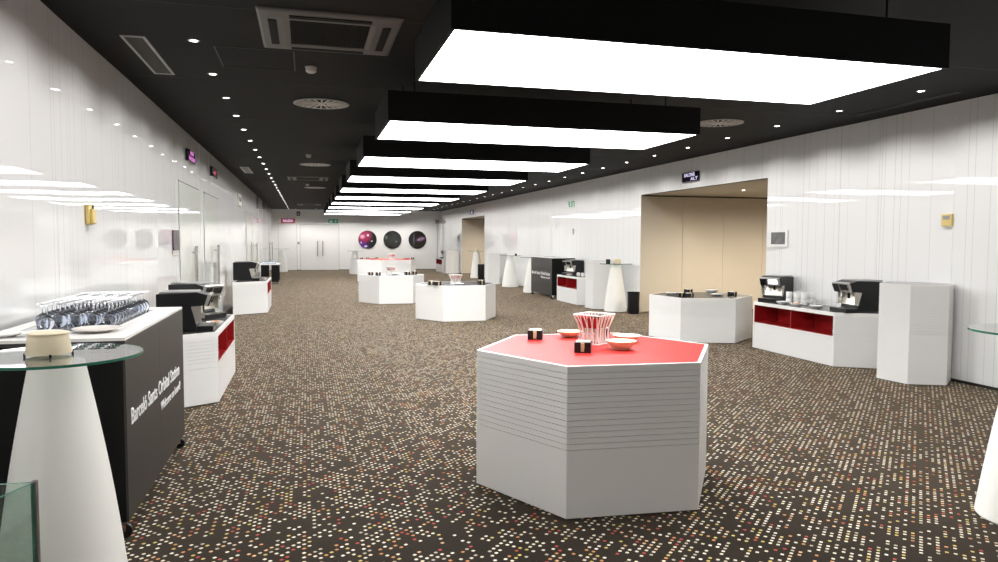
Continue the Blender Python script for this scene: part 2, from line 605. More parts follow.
for (x, yy, zt) in ((8.45, 12.79, OPEN_A[2]), (10.8, 12.79, OPEN_A[2]), (8.45, 31.9, OPEN_B[2])):  # the last beam is added to brighten the foyer
    l2 = bpy.data.lights.new('lobby_beam', 'SPOT')
    l2.energy = 250
    l2.spot_size = R(172)
    l2.spot_blend = 1.0
    l2.shadow_soft_size = 0.06
    l2.color = (1.0, 0.90, 0.76)
    lo = bpy.data.objects.new('lobby_beam', l2)
    C.objects.link(lo)
    lo.location = (x, yy, zt - .02)
d2 = place(dl, (10.8, 12.79, OPEN_A[2]), 0, 'downlight deeper inside the beige soffit of the lobby')
if 'group' in d2: del d2['group']
d3 = place(dl, (8.45, 31.9, OPEN_B[2]), 0, 'added downlight, out of view, brightening the far foyer opening')  # unseen lamp, put in because the foyer opening came out too dark
if 'group' in d3: del d3['group']

# ------------------------------------------------------------------ counters
def offset(poly, d):
    n = len(poly)
    out = []
    for i in range(n):
        p0, p1, p2 = Vector(poly[i - 1]), Vector(poly[i]), Vector(poly[(i + 1) % n])
        a, b = (p1 - p0).normalized(), (p2 - p1).normalized()
        na, nb = Vector((-a.y, a.x)), Vector((-b.y, b.x))
        k = d / (1 + na.dot(nb))
        out.append(tuple(p1 + (na + nb) * k))
    return out

def grooved(mb, poly, z0, z1, zlo, pitch=.034, g=.006, dp=.008, mi=0):
    """upright prism (ccw poly) with narrow horizontal grooves between zlo and z1"""
    inn = offset(poly, dp)
    rings = [(poly, z0)]
    zs = []
    z = z1 - pitch
    while z > zlo:
        zs.append(z)
        z -= pitch
    for z in reversed(zs):
        rings += [(poly, z - g / 2), (inn, z - g / 2), (inn, z + g / 2), (poly, z + g / 2)]
    rings.append((poly, z1))
    mb.loft(rings, mi)

def hexpoly(r, rot=0.0):
    return [(r * math.cos(rot + k * PI / 3), r * math.sin(rot + k * PI / 3)) for k in range(6)]

def hex_counter(name, label, cat, loc, rz, r, h, top, group, zlo, rim=.02):
    t = thing(name, label, cat, loc, rz, group)
    P = hexpoly(r)
    MB().prism(offset(P, .03), 0, .010).build('plinth', M['blackmatt'], t)
    b = MB()
    grooved(b, P, .010, h - .006, zlo)
    b.build('body', M['white'], t)
    b = MB()
    b.loft([(P, h - .006), (P, h), (offset(P, rim), h)], 0, False)
    b.build('edge_band', M['whiteedge'], t)
    MB().prism(offset(P, rim), h - .006, h - .0005).build('tabletop', top, t)
    return t

hexes = [
    (1.875, 4.50, -4, .812, .89, 'redtop', 'hexagonal white counter with a bright red top, nearest in the middle of the carpet', .38),
    (6.35, 10.78, -21, .84, .71, 'greytop', 'low hexagonal white counter with a dark top in front of the beige lobby', .42),
    (2.99, 14.67, 1.5, .85, .715, 'greytop', 'low hexagonal white counter in mid-room, second in line behind the red-topped one', .42),
    (2.14, 18.90, 2, .85, .715, 'greytop', 'low hexagonal white counter in mid-room, third in line, left of and behind the second', .42),
    (3.07, 28.68, 13, 1.2, .85, 'redtop', 'wide hexagonal white counter far down the room with red and brown packets on top', .55),
    (2.82, 34.64, 8, .85, .715, 'greytop', 'farthest hexagonal white counter, partly hidden, below the pink round picture', .42),
]
for x, yv, rz, r, h, tm, lab, zlo in hexes:
    hex_counter('hexagonal_counter', lab, 'counter', (x, yv, 0), R(rz), r, h, M[tm], 'hexagonal serving counters', zlo)
for x, yv, lab in ((6.825, 6.84, 'tall white hexagonal stand beside the coffee counter, nearest on the right wall'),
                   (6.82, 16.05, 'tall white hexagonal stand between the coffee counter and the cone table with the bin'),
                   (6.79, 26.0, 'tall white hexagonal stand far along the right wall, before the far opening'),
                   (6.82, 34.62, 'small-looking tall white stand at the far right, next to the corner coffee counter')):
    hex_counter('hexagonal_stand', lab, 'stand', (x, yv, 0), R(-23), .405, 1.125, M['inlay'], 'tall hexagonal stands', .57, .012)

def coffee_counter(label, x_front, y_front, L, flip):
    """half-hexagon counter against a wall; local x runs along the front, local +y to the wall"""
    t = thing('coffee_counter', label, 'counter', (x_front, y_front, 0), R(90) if flip > 0 else R(-90), 'coffee counters')
    D, W, zl, zm, zt = .68, .42, .395, .655, .70
    # local: front edge y=0 from x=-L/2 to L/2, wall side at y=D, the ends splay out by W
    full = [(-L / 2, 0), (L / 2, 0), (L / 2 + W, D), (-L / 2 - W, D)]
    MB().prism(offset(full, .03), 0, .010).build('plinth', M['blackmatt'], t)
    b = MB()
    grooved(b, full, .010, zl, .36)
    b.box(-L / 2, L / 2, 0.40, D, zl, zm)
    grooved(b, [(L / 2 - .025, 0), (L / 2, 0), (L / 2 + W, D), (L / 2 - .025, D)], zl, zm, zl + .01)
    grooved(b, [(-L / 2, 0), (-L / 2 + .025, 0), (-L / 2 + .025, D), (-L / 2 - W, D)], zl, zm, zl + .01)
    b.build('body', M['white'], t)
    nb = MB()
    nb.box(-L / 2 + .025, L / 2 - .025, .008, .40, zl, zl + .006)
    nb.box(-L / 2 + .025, L / 2 - .025, .008, .40, zm - .006, zm)
    nb.box(-L / 2 + .025, L / 2 - .025, .392, .40, zl + .006, zm - .006)
    nb.box(-L / 2 + .025, -L / 2 + .031, .008, .392, zl + .006, zm - .006)
    nb.box(L / 2 - .031, L / 2 - .025, .008, .392, zl + .006, zm - .006)
    nn = nb.build('niche', M['rednich'], t)
    MB().box(-.009, .009, .004, .392, zl + .006, zm - .006).build('divider', M['rednich'], nn)
    MB().loft([(full, zm), (full, zt), (offset(full, .028), zt)], 0, False).build('edge_band', M['whiteedge'], t)
    MB().prism(offset(full, .028), zt - .03, zt - .001).build('countertop', M['greytop'], t)
    return t
coffee_counter('white coffee counter with red open niches on the right wall, beside the lobby opening', 6.50, 8.65, 1.74, -1)
coffee_counter('distant white coffee counter with red niches, beside the black bar on the right wall', 6.50, 17.62, 1.50, -1)
coffee_counter('tiny-looking white coffee counter in the far right corner of the room', 6.50, 36.3, 1.72, -1)
coffee_counter('white coffee counter with red niche behind the black bar on the left wall', -.845, 8.36, 1.72, 1)
coffee_counter('distant white coffee counter by the left wall with one black machine on it', -.83, 17.45, 1.76, 1)

# ------------------------------------------------------------------ black bars on castors
def caster(parent, x, yv, z0):
    c = MB()
    c.box(x - .03, x + .03, yv - .03, yv + .03, z0 - .012, z0)
    c.box(x - .022, x - .016, yv - .022, yv + .022, z0 - .06, z0 - .012)
    c.box(x + .016, x + .022, yv - .022, yv + .022, z0 - .06, z0 - .012)
    f = c.build('caster', M['chrome'], parent)
    wl = MB().lathe([(.010, -.013), (.034, -.013), (.040, -.008), (.040, .008), (.034, .013), (.010, .013)], 20)
    wl.xf(Matrix.Translation((x, yv - .012, .040)) @ Matrix.Rotation(R(90), 4, 'Y'))
    wl.build('wheel', M['black'], f, smooth=True)

def bar(label, loc, rz, L, D, h):
    """local x along the front, front face at y=0, wall side +y"""
    t = thing('bar_counter', label, 'bar', loc, rz, 'black wheeled bars')
    z0 = .10
    MB().box(0, L, .012, D, z0, h - .035).build('body', M['blackmatt'], t)
    for a, c in ((0, L * .5 - .0015), (L * .5 + .0015, L)):
        MB().box(a, c, 0, .012, z0, h - .035).build('front_panel', M['bargrey'], t)
    MB().box(0, L, 0, D, h - .035, h - .016).build('top_edge', M['barblack'], t)
    MB().box(0, L, 0, D, h - .016, h).build('countertop', M['whiteedge'], t)
    MB().box(.35, L - .22, .16, D - .1, h, h + .0015).build('inlay', M['inlay'], t)
    for x in (.04, L - .04):
        for yv in (.045, D - .06):
            caster(t, x, yv, z0)
    return t
b1 = bar('long black wheeled bar lined with upturned wine glasses on the left wall', (-.925, 4.15, 0), R(90), 1.82, .735, 1.085)
b2 = bar('distant black wheeled bar with white lettering on the right wall', (6.50, 20.68, 0), R(-90), 1.88, .68, 1.14)
for b, L, x1, s1, x2, s2 in ((b1, 1.82, .09, 1.52, .91, .74), (b2, 1.88, .07, 1.66, .93, .80)):
    text_mesh('lettering', 'Barceló Sants Orbital Station', .125, M['lettering'], b, (x1, -.001, .60 if b is b1 else .64), (R(90), 0, 0), s1, bold=.0008)
    text_mesh('lettering', 'Welcome on board!', .085, M['lettering'], b, (x2, -.001, .485 if b is b1 else .545), (R(90), 0, 0), s2, bold=.0)

# upturned wine glasses
g = MB()
g.lathe([(.0285, 0), (.030, 0), (.037, .022), (.040, .045), (.034, .068), (.006, .086), (.004, .125), (.006, .132), (.034, .137), (.035, .140), (.0005, .140)], 16, caps=False)
g.lathe([(.0285, 0), (.0355, .022), (.0385, .045), (.0325, .066), (.012, .078), (.0005, .081)], 16, caps=False)
g0 = tag(g.build('wine_glass', M['wineglass'], smooth=True), 'clear wine glass standing upside down in the crowd on the black bar', 'glass', 'upturned wine glasses on the bar')
first = True
for i in range(12):
    for j in range(5):
        gx = -1.13 - j * .087 + random.uniform(-.002, .002)
        gy = 4.72 + i * .0835 + (j % 2) * .004 + random.uniform(-.0015, .0015)
        o = g0 if first else g0.copy()
        if not first:
            C.objects.link(o)
        first = False
        o.location = (gx, gy, 1.0868)
lg = g0.copy(); C.objects.link(lg)
lg.location = (-1.42, 4.585, 1.0868)
lg['label'] = 'single wine glass standing apart at the left front of the upturned glasses'
del lg['group']

def plate_at(x, yv, z, r, m, label, group=None, name='plate'):
    b = MB().lathe([(r * .55, 0), (r * .62, .004), (r, .018), (r, .022), (r * .6, .009), (.001, .008)], 36, caps=False)
    o = b.build(name, m, smooth=True, loc=(x, yv, z))
    return tag(o, label, 'plate', group)
plate_at(-1.13, 4.45, 1.0865, .125, M['plate'], 'round warm white plate on the bar, right of the cream vessel')
plate_at(-1.36, 4.33, 1.085, .10, M['china'], 'round white plate on the bar behind the cream vessel')
plate_at(-1.55, 4.33, 1.085, .10, M['china'], 'round white plate on the bar, left end by the wall')
plate_at(-1.30, 5.875, 1.085, .07, M['china'], 'white plate at the far end of the black bar')

# ------------------------------------------------------------------ cone tables with glass discs
def cone_table(label, x, yv, h=1.09, rb=.29, rt=.108, rd=.37):
    t = thing('cone_table', label, 'table', (x, yv, 0), 0, 'cone tables with glass discs')
    prof = [(rb - .012, 0), (rb, .012)] + [(rb + (rt - rb) * k / 10 + .012 * math.sin(PI * k / 10), .012 + (h - .03 - .012) * k / 10) for k in range(1, 11)] + [(rt * .6, h - .012)]
    MB().lathe(prof, 48).build('cone_pedestal', M['cone'], t, smooth=True)
    b = MB()
    b.lathe([(rd, h - .012), (rd, h)], 64)
    for i, f in enumerate(b.f):
        if len(f) == 4:
            b.m[i] = 1
    b.build('glass_disc', [M['glass'], M['glass_edge']], t)
    return t
cone_table('white cone table with round glass disc and cream vessel, front left', -1.075, 3.585, rb=.268, rd=.345)
cone_table('white cone table with glass disc at the right edge of the picture', 4.05, 3.17, h=1.10, rd=.36)
cone_table('white cone table with glass disc next to the black bin by the lobby', 6.82, 15.26, rb=.26)
cone_table('white cone table half hidden behind the far end of the distant black bar', 6.78, 21.45)
cone_table('white cone table by the far right wall, just before the tall stand', 6.84, 24.2)
cone_table('white cone table in front of the far beige opening', 7.04, 30.2, h=1.16, rb=.27)
cone_table('white cone table standing in the far left corner of the room', -1.2, 38.0, h=1.15)
cone_table('white cone table behind the farthest counter, left of the pink picture', 2.27, 35.6)

def vessel(label, x, yv, z, s=1.0):
    t = thing('cream_vessel', label, 'bowl', (x, yv, z), R(20))
    MB().lathe([(.098 * s, .012 * s), (.100 * s, .016 * s), (.086 * s, .105 * s), (.092 * s, .108 * s), (.092 * s, .113 * s), (.08 * s, .116 * s), (.001, .113 * s)], 40, caps=True).build('body', M['cream'], t, smooth=True)
    for k in range(4):
        a = k * PI / 2
        MB().lathe([(.004 * s, 0), (.0055 * s, .003 * s), (.0055 * s, .016 * s), (.003 * s, .018 * s)], 10, (.100 * s * math.cos(a), .100 * s * math.sin(a))).build('foot', M['black'], t)
    return t
vessel('cream ceramic vessel with dark knobs on the front left glass table', -1.095, 3.55, 1.09, .9)
vessel('pale bowl on the cone table beside the black bin', 6.83, 15.22, 1.09, .95)
vessel('tiny cream cap on top of the cone before the far opening', 7.04, 30.2, 1.16, .8)

def bin_at(label, x, yv, r, h):
    t = thing('waste_bin', label, 'bin', (x, yv, 0))
    MB().lathe([(r * .92, 0), (r * .94, .01), (r, h - .02)], 32).build('body', M['black'], t, smooth=True)
    MB().lathe([(r, h - .02), (r + .006, h - .018), (r + .006, h), (r - .006, h), (r - .008, h - .02)], 32, caps=False).build('rim', M['blackmatt'], t, smooth=True)
bin_at('cylindrical black waste bin at the corner of the lobby opening', 6.98, 14.66 - .0, .135, .48)
bin_at('narrow black bin behind the far white cone', 7.0, 29.2, .14, .62)

# ------------------------------------------------------------------ coffee machines
def coffee_machine():
    """front towards local -y"""
    t = thing('coffee_machine', '', 'coffee machine')
    prof = [(.30, .015), (.30, .40), (-.10, .415), (-.20, .385), (-.165, .275), (-.035, .265), (-.075, .10), (-.085, .075), (-.085, .015)]
    MB().profile_x(prof, -.175, .175).build('housing', M['black'], t, bevel=.004)
    MB().box(-.165, .165, -.10, .27, .408, .424).xf(Matrix.Rotation(R(0), 4, 'X')).build('top_plate', M['grey'], t, bevel=.003)
    # tilted control head
    b = MB().box(-.165, .165, -.018, .018, -.065, .065)
    b.xf(Matrix.Translation((0, -.197, .330)) @ Matrix.Rotation(R(22), 4, 'X'))
    head = b.build('control_head', M['headsilver'], t, bevel=.004)
    b = MB().box(-.02, .135, -.0215, -.0175, -.035, .045)
    b.xf(Matrix.Translation((0, -.197, .330)) @ Matrix.Rotation(R(22), 4, 'X'))
    b.build('screen', M['screen_off'], head)
    b = MB().box(-.15, -.05, -.03, -.0175, -.06, .05)
    b.xf(Matrix.Translation((0, -.197, .330)) @ Matrix.Rotation(R(22), 4, 'X'))
    b.build('button_pod', M['black'], head)
    # bright backsplash panel under the head
    b = MB()
    b.profile_x([(-.034, .262), (-.039, .262), (-.080, .10), (-.074, .10)], -.165, .165)
    b.build('backsplash', M['steel'], t)
    for s in (-1, 1):
        b = MB().profile_x([(-.135, .268), (-.035, .262), (-.078, .105), (-.135, .105)], s * .176 - .002, s * .176 + .002)
        b.build('side_cheek', M['steel'], t)
    MB().tube([(-.10, -.13, .27), (-.10, -.13, .19)], .014, 10).build('spout', M['chrome'], t)
    MB().tube([(.05, -.13, .27), (.05, -.13, .185)], .017, 10).build('spout', M['black'], t)
    tray = MB().box(-.175, .175, -.25, -.086, 0, .055).build('drip_tray', M['black'], t, bevel=.004)
    MB().box(-.16, .16, -.24, -.095, .055, .060).build('drip_grille', M['darksilver'], tray)
    return t
cm = coffee_machine()
ZC = .70
# local -y front: rotation a turns the front towards direction (sin a, -cos a)
def face(deg):
    return R(deg + 90)
MC = [
    (6.88, 9.53, ZC, 209, 'coffee machine with a lit screen on the right counter, beside the lobby', .92),
    (6.84, 7.82, ZC, 175, 'coffee machine seen from its black side, beside the nearest tall stand', .98),
    (-1.13, 7.72, ZC, 2, 'nearest coffee machine on the left, black side towards us', .93),
    (-1.20, 8.95, ZC, -32, 'coffee machine with silver control head, second on the left counter', .96),
    (-1.25, 16.9, ZC, 0, 'black coffee machine alone on the distant left counter', 1.0),
    (6.85, 18.15, ZC, 205, 'coffee machine on the distant right counter next to the black bar', .95),
    (6.85, 36.2, ZC, 205, 'coffee machine on the little counter in the far right corner', .95),
]
for i, (x, yv, z, a, lab, s) in enumerate(MC):
    c = place(cm, (x, yv, z), face(a), lab, 'coffee machines', first=(i == 0), scale=s)
    if i == 0:
        lit = c
for ch in lit.children_recursive:
    if ch.name.startswith('screen'):       # only this machine is switched on
        ch.material_slots[0].link = 'OBJECT'
        ch.material_slots[0].material = M['screen']

# ------------------------------------------------------------------ crockery
def mug():
    t = thing('mug', '', 'mug')
    MB().lathe([(.032, 0), (.038, .006), (.041, .075), (.041, .078), (.037, .078), (.034, .010), (.001, .010)], 24, caps=False).build('body', M['china'], t, smooth=True)
    pts = [(.040 + .026 * math.sin(PI * k / 8), 0, .040 + .024 * math.cos(PI * k / 8)) for k in range(9)]
    MB().tube(pts, .005, 8).build('handle', M['china'], t, smooth=True)
    return t
mg = mug()
k = 0
for sx, sy, cnt in ((6.78, 9.06, 2), (6.93, 9.06, 2), (6.80, 8.92, 2), (6.94, 8.92, 2), (6.82, 8.78, 2), (6.96, 8.78, 2)):
    for lv in range(cnt):
        place(mg, (sx, sy, ZC + lv * .0885), R(200 + 37 * k), 'white mug stacked %s, between the two machines on the right counter' % ('on top' if lv else 'at the bottom'),
              'white mugs in the %s layer' % ('upper' if lv else 'lower'), first=(k == 0), scale=1.12)
        k += 1
def bowl_mesh(r, h):
    return MB().lathe([(r * .45, 0), (r * .5, .004), (r * .85, h * .6), (r, h), (r * .96, h), (r * .8, h * .62), (r * .4, .010), (.001, .009)], 36, caps=False)
def bowl_at(x, yv, z, r, h, m, label, fill=None, name='bowl', group=None):
    t = thing(name, label, 'bowl', (x, yv, z), 0, group)
    bowl_mesh(r, h).build('body', m, t, smooth=True)
    if fill:
        b = MB()
        rr = random.Random(int(x * 100))
        for q in range(9):
            a = rr.uniform(0, 2 * PI)
            d = rr.uniform(0, r * .55)
            s0 = len(b.v)
            b.lathe([(.004, -.008), (.018, -.004), (.020, .002), (.012, .009), (.002, .010)], 10)
            b.xf(Matrix.Translation((d * math.cos(a), d * math.sin(a), h * .7 + rr.uniform(0, .012))) @ Euler((rr.uniform(-.5, .5), rr.uniform(-.5, .5), 0)).to_matrix().to_4x4(), s0)
        tag(b.build('filling', fill, t, smooth=True), 'brown filling')
    return t
bowl_at(6.64, 9.03, ZC, .085, .04, M['china'], 'white bowl in front of the mugs, nearest the lit-screen machine')
bowl_at(6.60, 8.66, ZC, .09, .045, M['china'], 'white bowl with pinkish brown contents in front of the white mugs', M['pastry'])
bowl_at(6.66, 8.33, ZC, .09, .04, M['china'], 'white bowl on the right counter closest to the black-sided machine')
bowl_at(-.93, 8.05, ZC, .09, .045, M['china'], 'white dish with brown pastries by the nearest left coffee machine', M['pastry'])
bowl_at(-.92, 17.12, ZC, .06, .04, M['china'], 'dish with pinkish snacks on the distant left counter', M['pastry'])
bowl_at(6.62, 17.75, ZC, .09, .04, M['china'], 'white dish with a brown snack on the distant right counter', M['pastry'])
for q, (x, yv) in enumerate(((6.78, 17.5), (6.85, 17.35), (6.78, 17.2))):
    place(mg, (x, yv, ZC), R(200 + 50 * q), 'white mug on the distant right counter beside the snack dish', 'white mugs on the distant counter')

# ------------------------------------------------------------------ things on the hexagonal counters
def caddy():
    """black square caddy, white napkins on top, wooden sticks in the front slot"""
    t = thing('napkin_caddy', '', 'napkin caddy')
    b = MB()
    s, hh, th = .052, .066, .009
    b.box(-s, s, -s, s, 0, .006)
    b.box(-s, s, s - th, s, .006, hh)
    b.box(-s, -s + th, -s, s - th, .006, hh); b.box(s - th, s, -s, s - th, .006, hh)
    b.box(-s + th, -.012, -s, -s + th, .006, hh); b.box(.012, s - th, -s, -s + th, .006, hh)
    b.build('box', M['black'], t)
    MB().box(-s + th, s - th, -s + .02, s - th, .008, hh + .004).build('napkins', M['paper'], t)
    st = MB()
    for q in range(5):
        st.box(-.009, .009, -s + .002, -s + .014, .008 + q * .011, .008 + q * .011 + .009)
    st.build('sticks', M['stick'], t)
    return t
cd = caddy()
def basket():
    """square flared basket of slanting white slats with a red lining"""
    t = thing('slatted_basket', '', 'basket')
    hh = .19
    def half(z):
        u = z / hh
        return .076 - .012 * math.sin(PI * min(1, u * 1.1)) + .022 * u ** 2.2
    sl = MB()
    for side in range(4):
        s0 = len(sl.v)
        for q in range(9):
            f0 = -1 + 2 * q / 8
            tw = .10 * (1 if q % 2 else -1)
            pts = []
            for k in range(7):
                z = .006 + (hh - .008) * k / 6
                hf = half(z)
                pts.append((max(-1, min(1, f0 + tw * math.sin(PI * k / 6))) * hf, -hf, z))
            sl.tube(pts, .0035, 6)
        sl.xf(Matrix.Rotation(side * PI / 2, 4, 'Z'), s0)
    sl.build('slats', M['wire'], t)
    rm = MB()
    for z in (.004, hh):
        hf = half(z)
        for side in range(4):
            s0 = len(rm.v)
            rm.tube([(-hf, -hf, z), (hf, -hf, z)], .0045, 6)
            rm.xf(Matrix.Rotation(side * PI / 2, 4, 'Z'), s0)
    rm.build('rims', M['wire'], t)
    ln = MB()
    sq = lambda h_: [(-h_, -h_), (h_, -h_), (h_, h_), (-h_, h_)]
    ln.loft([(sq(half(.105) - .008), .105), (sq(half(.14) - .008), .14), (sq(half(.175) - .008), .175), (sq(half(.175) - .012), .175), (sq(half(.105) - .012), .109)], 0, True)
    ln.build('lining', M['redcloth'], t)
    ct = MB()
    for q in range(5):
        s0 = len(ct.v)
        ct.box(-.035, .035, -.006, .006, 0, .075)
        ct.xf(Matrix.Translation((-.03 + .015 * q, random.uniform(-.03, .03), .112)) @ Matrix.Rotation(R(random.uniform(-35, 35)), 4, 'Z'), s0)
    ct.build('sachets', M['black'], t)
    return t
bk = basket()

ZR = .89
BK = [(1.925, 4.66, ZR, 38, 1.07, 'slatted white basket with red inside, centre of the red table'),
      (2.93, 14.45, .715, 30, 1.0, 'white slatted basket on the second counter, before the far opening'),
      (2.10, 18.75, .715, 30, 1.05, 'white slatted basket on the third counter, with dark things in it'),
      (3.25, 28.6, .85, 30, 1.1, 'slatted basket on the wide far counter among red packets')]
for i, (x, yv, z, a, s, lab) in enumerate(BK):
    place(bk, (x, yv, z), R(a), lab, 'slatted baskets', first=(i == 0), scale=s)
CDY = [(1.60, 4.98, ZR, -22, 'black napkin caddy at the back left corner of the red table'),
       (1.71, 4.32, ZR, -26, 'black napkin caddy in front of the basket on the red table'),
       (2.12, 4.98, ZR, -20, 'black napkin caddy peeping out behind the basket on the red table'),
       (5.80, 10.46, .71, 0, 'left black napkin caddy of the pair on the counter by the lobby'),
       (5.90, 10.36, .71, 20, 'right black napkin caddy of the pair on the counter by the lobby'),
       (6.36, 11.2, .71, 10, 'black napkin caddy at the back of the counter by the lobby'),
       (6.75, 10.47, .71, 15, 'black napkin caddy at the right end of the counter by the lobby'),
       (2.40, 14.28, .715, 0, 'left black napkin caddy of the pair on the second mid-room counter'),
       (2.49, 14.12, .715, 30, 'right black napkin caddy of the pair on the second mid-room counter'),
       (3.44, 14.35, .715, 10, 'black napkin caddy at the right end of the second mid-room counter'),
       (1.58, 18.7, .715, 5, 'left black napkin caddy on the third mid-room counter'),
       (1.76, 18.6, .715, 5, 'black napkin caddy left of the basket on the third mid-room counter'),
       (2.52, 18.7, .715, 10, 'black napkin caddy right of the basket on the third mid-room counter'),
       (2.74, 19.0, .715, 10, 'rightmost black napkin caddy on the third mid-room counter'),
       (4.05, 28.5, .85, 0, 'black napkin caddy at the right of the wide far counter'),
       (2.50, 34.4, .715, 0, 'leftmost black caddy on the farthest counter'),
       (2.76, 34.4, .715, 0, 'middle black caddy on the farthest counter'),
       (3.2, 34.4, .715, 0, 'rightmost black caddy on the farthest counter')]
for i, (x, yv, z, a, lab) in enumerate(CDY):
    place(cd, (x, yv, z), R(a), lab, 'black napkin caddies', first=(i == 0), scale=None if i < 7 else 1.15)
bowl_at(1.995, 4.365, ZR, .10, .058, M['wood'], 'pale wooden bowl at the front right of the basket on the red table')
bowl_at(2.19, 4.70, ZR, .10, .045, M['wood'], 'shallow pale wooden bowl, partly hidden, right of the basket on the red table')
bowl_at(1.88, 5.02, ZR, .095, .045, M['wood'], 'pale wooden bowl behind the basket on the red table')
bowl_at(6.80, 11.18, .71, .12, .05, M['china'], 'white bowl at the back of the counter by the lobby')
bowl_at(6.52, 10.55, .71, .12, .03, M['china'], 'shallow white dish at the front right of the counter by the lobby')
bowl_at(5.94, 11.0, .71, .12, .03, M['china'], 'shallow white dish at the left end of the counter by the lobby')
bowl_at(2.93, 14.13, .715, .11, .035, M['china'], 'white dish in front of the basket on the second counter')
bowl_at(2.2, 18.5, .715, .11, .035, M['china'], 'white dish in front of the basket on the third counter')
bowl_at(2.84, 28.3, .85, .14, .06, M['wood'], 'brown bowl of snacks left of the basket on the wide far counter', M['pastry'])
def packet(x, yv, z, label):
    t = thing('red_packet', label, 'packet', (x, yv, z), R(12))
    MB().box(-.10, .10, -.07, .07, 0, .05).build('box', M['redcloth'], t, bevel=.006)
    MB().box(-.012, .012, -.072, .072, .0495, .052).build('band', M['paper'], t)
packet(2.46, 28.4, .85, 'red packet at the left of the wide far counter')
packet(3.80, 28.4, .85, 'red packet at the right of the wide far counter')
# dark cup on the cone table by the bin
cup = MB().lathe([(.045, 0), (.05, .004), (.052, .10), (.048, .10), (.044, .01), (.001, .01)], 24, caps=False).build('dark_cup', M['black'], smooth=True, loc=(6.60, 15.2, 1.09))
tag(cup, 'dark round cup on the glass disc beside the black bin', 'cup')
cup = MB().lathe([(.03, 0), (.035, .004), (.037, .07), (.033, .07), (.03, .01), (.001, .01)], 20, caps=False).build('dark_cup', M['black'], smooth=True, loc=(7.0, 24.05, 1.09))
tag(cup, 'tiny dark cup on the glass disc of the far right cone table', 'cup')

# ------------------------------------------------------------------ low trolley with glasses, far left
t = thing('glass_trolley', 'low wheeled trolley with black legs and glasses on its white top, far left', 'trolley', (-1.28, 27.9, 0))
MB().box(-.33, .33, -.7, .7, .70, .74).build('tabletop', M['whiteedge'], t, bevel=.004)
for yv in (-.66, .62):
    MB().box(-.30, -.08, yv, yv + .04, .10, .70).build('end_panel', M['blackmatt'], t)
    MB().box(.06, .30, yv, yv + .04, .10, .70).build('end_panel', M['blackmatt'], t)
MB().box(-.3, .3, -.66, .66, .09, .10).build('lower_shelf', M['blackmatt'], t)
for x in (-.26, .26):
    for yv in (-.6, .6):
        caster(t, x, yv, .09)
for i in range(4):
    for j in range(5):
        o = g0.copy(); C.objects.link(o)
        o.location = (-1.50 + j * .10 + .01 * (i % 2), 27.3 + i * .12, .74)
        o['label'] = 'clear glass upside down on the low far-left trolley'
        o['group'] = 'upturned glasses on the trolley'

# ------------------------------------------------------------------ doors in the left wall and the end wall
def wall_door(k, y0, y1, hy, z_h=(.45, 1.50), tilt=0.0):
    b = MB()
    ym = (y0 + y1) / 2
    b.box(XL + .006, XL + .016, y0, ym - .002, .012, 2.41)
    b.box(XL + .006, XL + .016, ym + .002, y1, .012, 2.41)
    d = structure(b, 'door_%d' % k, M['door'])
    fr = MB()
    fr.box(XL + .004, XL + .012, y0 - .012, y1 + .012, 2.415, 2.43)
    f = fr.build('top_gap', M['seam'], d)
    h = MB()
    h.tube([(XL + .075, hy, z_h[0]), (XL + .075, hy, z_h[1])], .028, 16)
    for z in (z_h[0] + .14, z_h[1] - .10):
        h.tube([(XL + .016, hy, z), (XL + .075, hy, z)], .011, 10)
    h.build('door_handle', M['silver'], d, smooth=True)
wall_door(1, 10.95, 12.94, 12.0)
wall_door(2, 13.5, 15.7, 14.85)
wall_door(3, 22.6, 24.8, 23.6)
wall_door(4, 25.0, 27.2, 26.2)
wall_door(5, 36.3, 38.4, 37.8)

b = MB().box(-1.41, -.48, YE - .014, YE - .004, .012, 2.43)
d = structure(b, 'door_6', M['door_matt'])
e = MB()
e.box(-1.43, -1.41, YE - .009, YE - .002, .012, 2.45); e.box(-.48, -.46, YE - .009, YE - .002, .012, 2.45); e.box(-1.41, -.48, YE - .009, YE - .002, 2.43, 2.45)
e.build('door_frame', M['lightgrey'], d)
MB().box(-.44, -.34, YE - .03, YE - .004, 1.38, 1.50).build('access_keypad', M['grey'], d)
b = MB()
b.box(-.30, .705, YE - .014, YE - .004, .012, 2.41); b.box(.725, 1.68, YE - .014, YE - .004, .012, 2.41)
d = structure(b, 'door_7', M['door_matt'])
e = MB()
e.box(-.32, -.30, YE - .009, YE - .002, .012, 2.43); e.box(1.68, 1.70, YE - .009, YE - .002, .012, 2.43); e.box(-.30, 1.68, YE - .009, YE - .002, 2.41, 2.43)
e.build('door_frame', M['lightgrey'], d)
for hx in (.58, .84):
    h = MB().tube([(hx, YE - .08, .75), (hx, YE - .08, 1.55)], .02, 12)
    for z in (.85, 1.45):
        h.tube([(hx, YE - .014, z), (hx, YE - .08, z)], .012, 8)
    h.build('door_handle', M['darksilver'], d, smooth=True)

# trim in the far right corner
structure(MB().box(7.03, 7.16, YE - .75, YE - .62, 0, 2.52), 'trim_2', M['white'], bevel=.01)
structure(MB().box(6.99, 7.01, YE - .03, YE, .03, 2.55), 'trim_3', M['lightgrey'])

